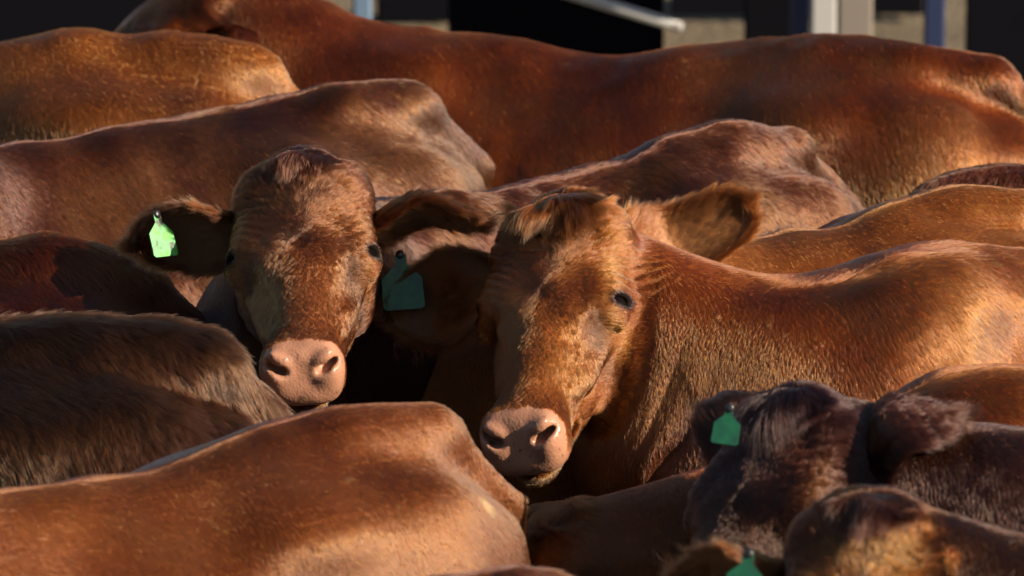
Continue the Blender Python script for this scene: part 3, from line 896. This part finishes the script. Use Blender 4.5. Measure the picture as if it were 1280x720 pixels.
# --BACKGROUND--
def ground_material():
    m, nt, b = mat('dry_yard_dirt')
    tc = node(nt, 'ShaderNodeTexCoord')
    n1 = node(nt, 'ShaderNodeTexNoise'); n1.inputs['Scale'].default_value = 1.3; n1.inputs['Detail'].default_value = 8
    n2 = node(nt, 'ShaderNodeTexNoise'); n2.inputs['Scale'].default_value = 38; n2.inputs['Detail'].default_value = 6
    nt.links.new(tc.outputs['Object'], n1.inputs['Vector']); nt.links.new(tc.outputs['Object'], n2.inputs['Vector'])
    mx = node(nt, 'ShaderNodeMixRGB'); mx.inputs[0].default_value = 0.5
    nt.links.new(n1.outputs['Fac'], mx.inputs[1]); nt.links.new(n2.outputs['Fac'], mx.inputs[2])
    cr = node(nt, 'ShaderNodeValToRGB'); e = cr.color_ramp.elements
    e[0].position = 0.35; e[0].color = (0.06, 0.042, 0.025, 1); e[1].position = 0.65; e[1].color = (0.22, 0.165, 0.09, 1)
    nt.links.new(mx.outputs[0], cr.inputs[0]); nt.links.new(cr.outputs[0], b.inputs['Base Color'])
    b.inputs['Roughness'].default_value = 0.95
    bp = node(nt, 'ShaderNodeBump'); bp.inputs['Distance'].default_value = 0.04
    nt.links.new(n2.outputs['Fac'], bp.inputs['Height']); nt.links.new(bp.outputs[0], b.inputs['Normal'])
    return m

def paint(name, c, rough=0.5, wear=(0.10, 0.07, 0.05)):
    m, nt, b = mat(name)
    tc = node(nt, 'ShaderNodeTexCoord')
    n1 = node(nt, 'ShaderNodeTexNoise'); n1.inputs['Scale'].default_value = 7; n1.inputs['Detail'].default_value = 9
    nt.links.new(tc.outputs['Object'], n1.inputs['Vector'])
    cr = node(nt, 'ShaderNodeValToRGB'); e = cr.color_ramp.elements
    e[0].position = 0.34; e[0].color = (*wear, 1); e[1].position = 0.42; e[1].color = (*c, 1)
    nt.links.new(n1.outputs['Fac'], cr.inputs[0]); nt.links.new(cr.outputs[0], b.inputs['Base Color'])
    b.inputs['Roughness'].default_value = rough
    return m

GX, GY = 61, 61
gx = np.sign(np.linspace(-1, 1, GX)) * np.abs(np.linspace(-1, 1, GX)) ** 2.2 * 600
gy = 4 + np.sign(np.linspace(-1, 1, GY)) * np.abs(np.linspace(-1, 1, GY)) ** 2.2 * 600
gv = []
for y in gy:
    for x in gx:
        z = 0.03 * math.sin(x * 1.3 + 0.4 * y) * math.sin(y * 0.9) if abs(x) < 30 and abs(y) < 30 else 0.0
        gv.append((x, y, z - 0.015))
gf = [(j * GX + i, j * GX + i + 1, (j + 1) * GX + i + 1, (j + 1) * GX + i) for j in range(GY - 1) for i in range(GX - 1)]
gr_ = new_mesh('ground', gv, gf, ground_material())
gr_['kind'] = 'structure'

WHITE = paint('worn_white_paint', (0.40, 0.39, 0.37))
NAVY = paint('navy_paint', (0.012, 0.022, 0.07), wear=(0.02, 0.02, 0.03))
BLUE = paint('slate_blue_paint', (0.12, 0.19, 0.28))
GREYW = paint('weathered_grey_wood', (0.20, 0.17, 0.145), 0.8)
BLACK = paint('shade_black', (0.004, 0.004, 0.006), 0.95, wear=(0.002, 0.002, 0.003))  # near-black colour that stands for shade
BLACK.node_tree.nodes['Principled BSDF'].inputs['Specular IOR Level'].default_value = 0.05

def bevel_box(name, cx, cy, cz, sx, sy, sz, material, parent=None, bev=0.006):
    v, f = box_mesh(cx, cy, cz, sx, sy, sz)
    o = new_mesh(name, v, f, material, parent, smooth=False)
    md_ = o.modifiers.new('b', 'BEVEL'); md_.width = bev; md_.segments = 2
    return o

def post(pxx, Y, w, h, material, label, cat='post', group='posts of the yard fence', cap=None):
    p = px(pxx, 20, Y)
    e = bpy.data.objects.new('fence_post', None); C.objects.link(e)
    e.location = (p[0], Y, 0); e['label'] = label; e['category'] = cat; e['group'] = group
    bevel_box('shaft', 0, 0, h / 2 - 0.1, w, w, h + 0.2, material, e)
    bevel_box('cap', 0, 0, h + 0.018, w + 0.03, w + 0.03, 0.03, cap or material, e)
    return e
# posts along the far side of the yard
YB = 5.0
post(453, YB, 0.045, 1.55, BLUE, 'slate blue post left of the chestnut withers')
post(1029, YB, 0.06, 1.7, WHITE, 'white post standing beside a grey board')
post(1068, YB + 0.25, 0.085, 1.6, GREYW, 'weathered grey post right beside the white post')
post(1000, YB + 0.12, 0.045, 1.7, NAVY, 'dark navy post just left of the white one')
post(1168, YB, 0.05, 1.7, NAVY, 'navy post standing alone right of the grey one')
# sloping pipe brace
a_ = px(712, -8, YB + 0.3); b_ = px(845, 32, YB + 0.1)
d_ = nrm(b_ - a_)
a2 = a_ - d_ * 1.0; b2 = b_ + d_ * 0.02
vv, ff = tube_mesh([a2, (a2 + b2) / 2, b2], [0.014] * 3, 16)
tr = new_mesh('pipe_brace', vv, ff, WHITE)
tr['label'] = 'pale sloping pipe above the middle of the chestnut back'; tr['category'] = 'pipe'
# black panels standing in for deep shade behind the yard, with gaps that show the sunlit ground
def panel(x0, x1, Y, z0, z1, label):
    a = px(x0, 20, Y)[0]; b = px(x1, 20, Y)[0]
    e = bpy.data.objects.new('shade_panel', None); C.objects.link(e)
    e.location = ((a + b) / 2, Y, 0); e['label'] = label; e['category'] = 'panel'; e['group'] = 'black panels standing in for deep shade behind the yard'
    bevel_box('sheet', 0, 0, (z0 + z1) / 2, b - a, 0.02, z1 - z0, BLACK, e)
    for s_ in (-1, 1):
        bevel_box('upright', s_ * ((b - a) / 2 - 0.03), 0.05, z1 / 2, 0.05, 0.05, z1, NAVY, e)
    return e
panel(-160, 262, 4.3, 0.1, 1.7, 'black shade panel behind the tan cow at the upper left corner')
panel(470, 566, 8.3, 0.0, 1.9, 'far black shade panel above the dry ground left of the sloping pipe')
panel(560, 830, 5.6, 0.05, 1.8, 'black shade panel behind the sloping pipe')
panel(838, 1155, 8.42, 0.0, 1.9, 'far black panel as a shadow strip above the strip of dry ground at upper right')  # stands in for the shadow strips on the far ground
panel(930, 1012, 5.7, 0.05, 1.8, 'narrow black shade panel left of the white post')
panel(1207, 1420, 5.2, 0.05, 1.9, 'black shade panel in the upper right corner')
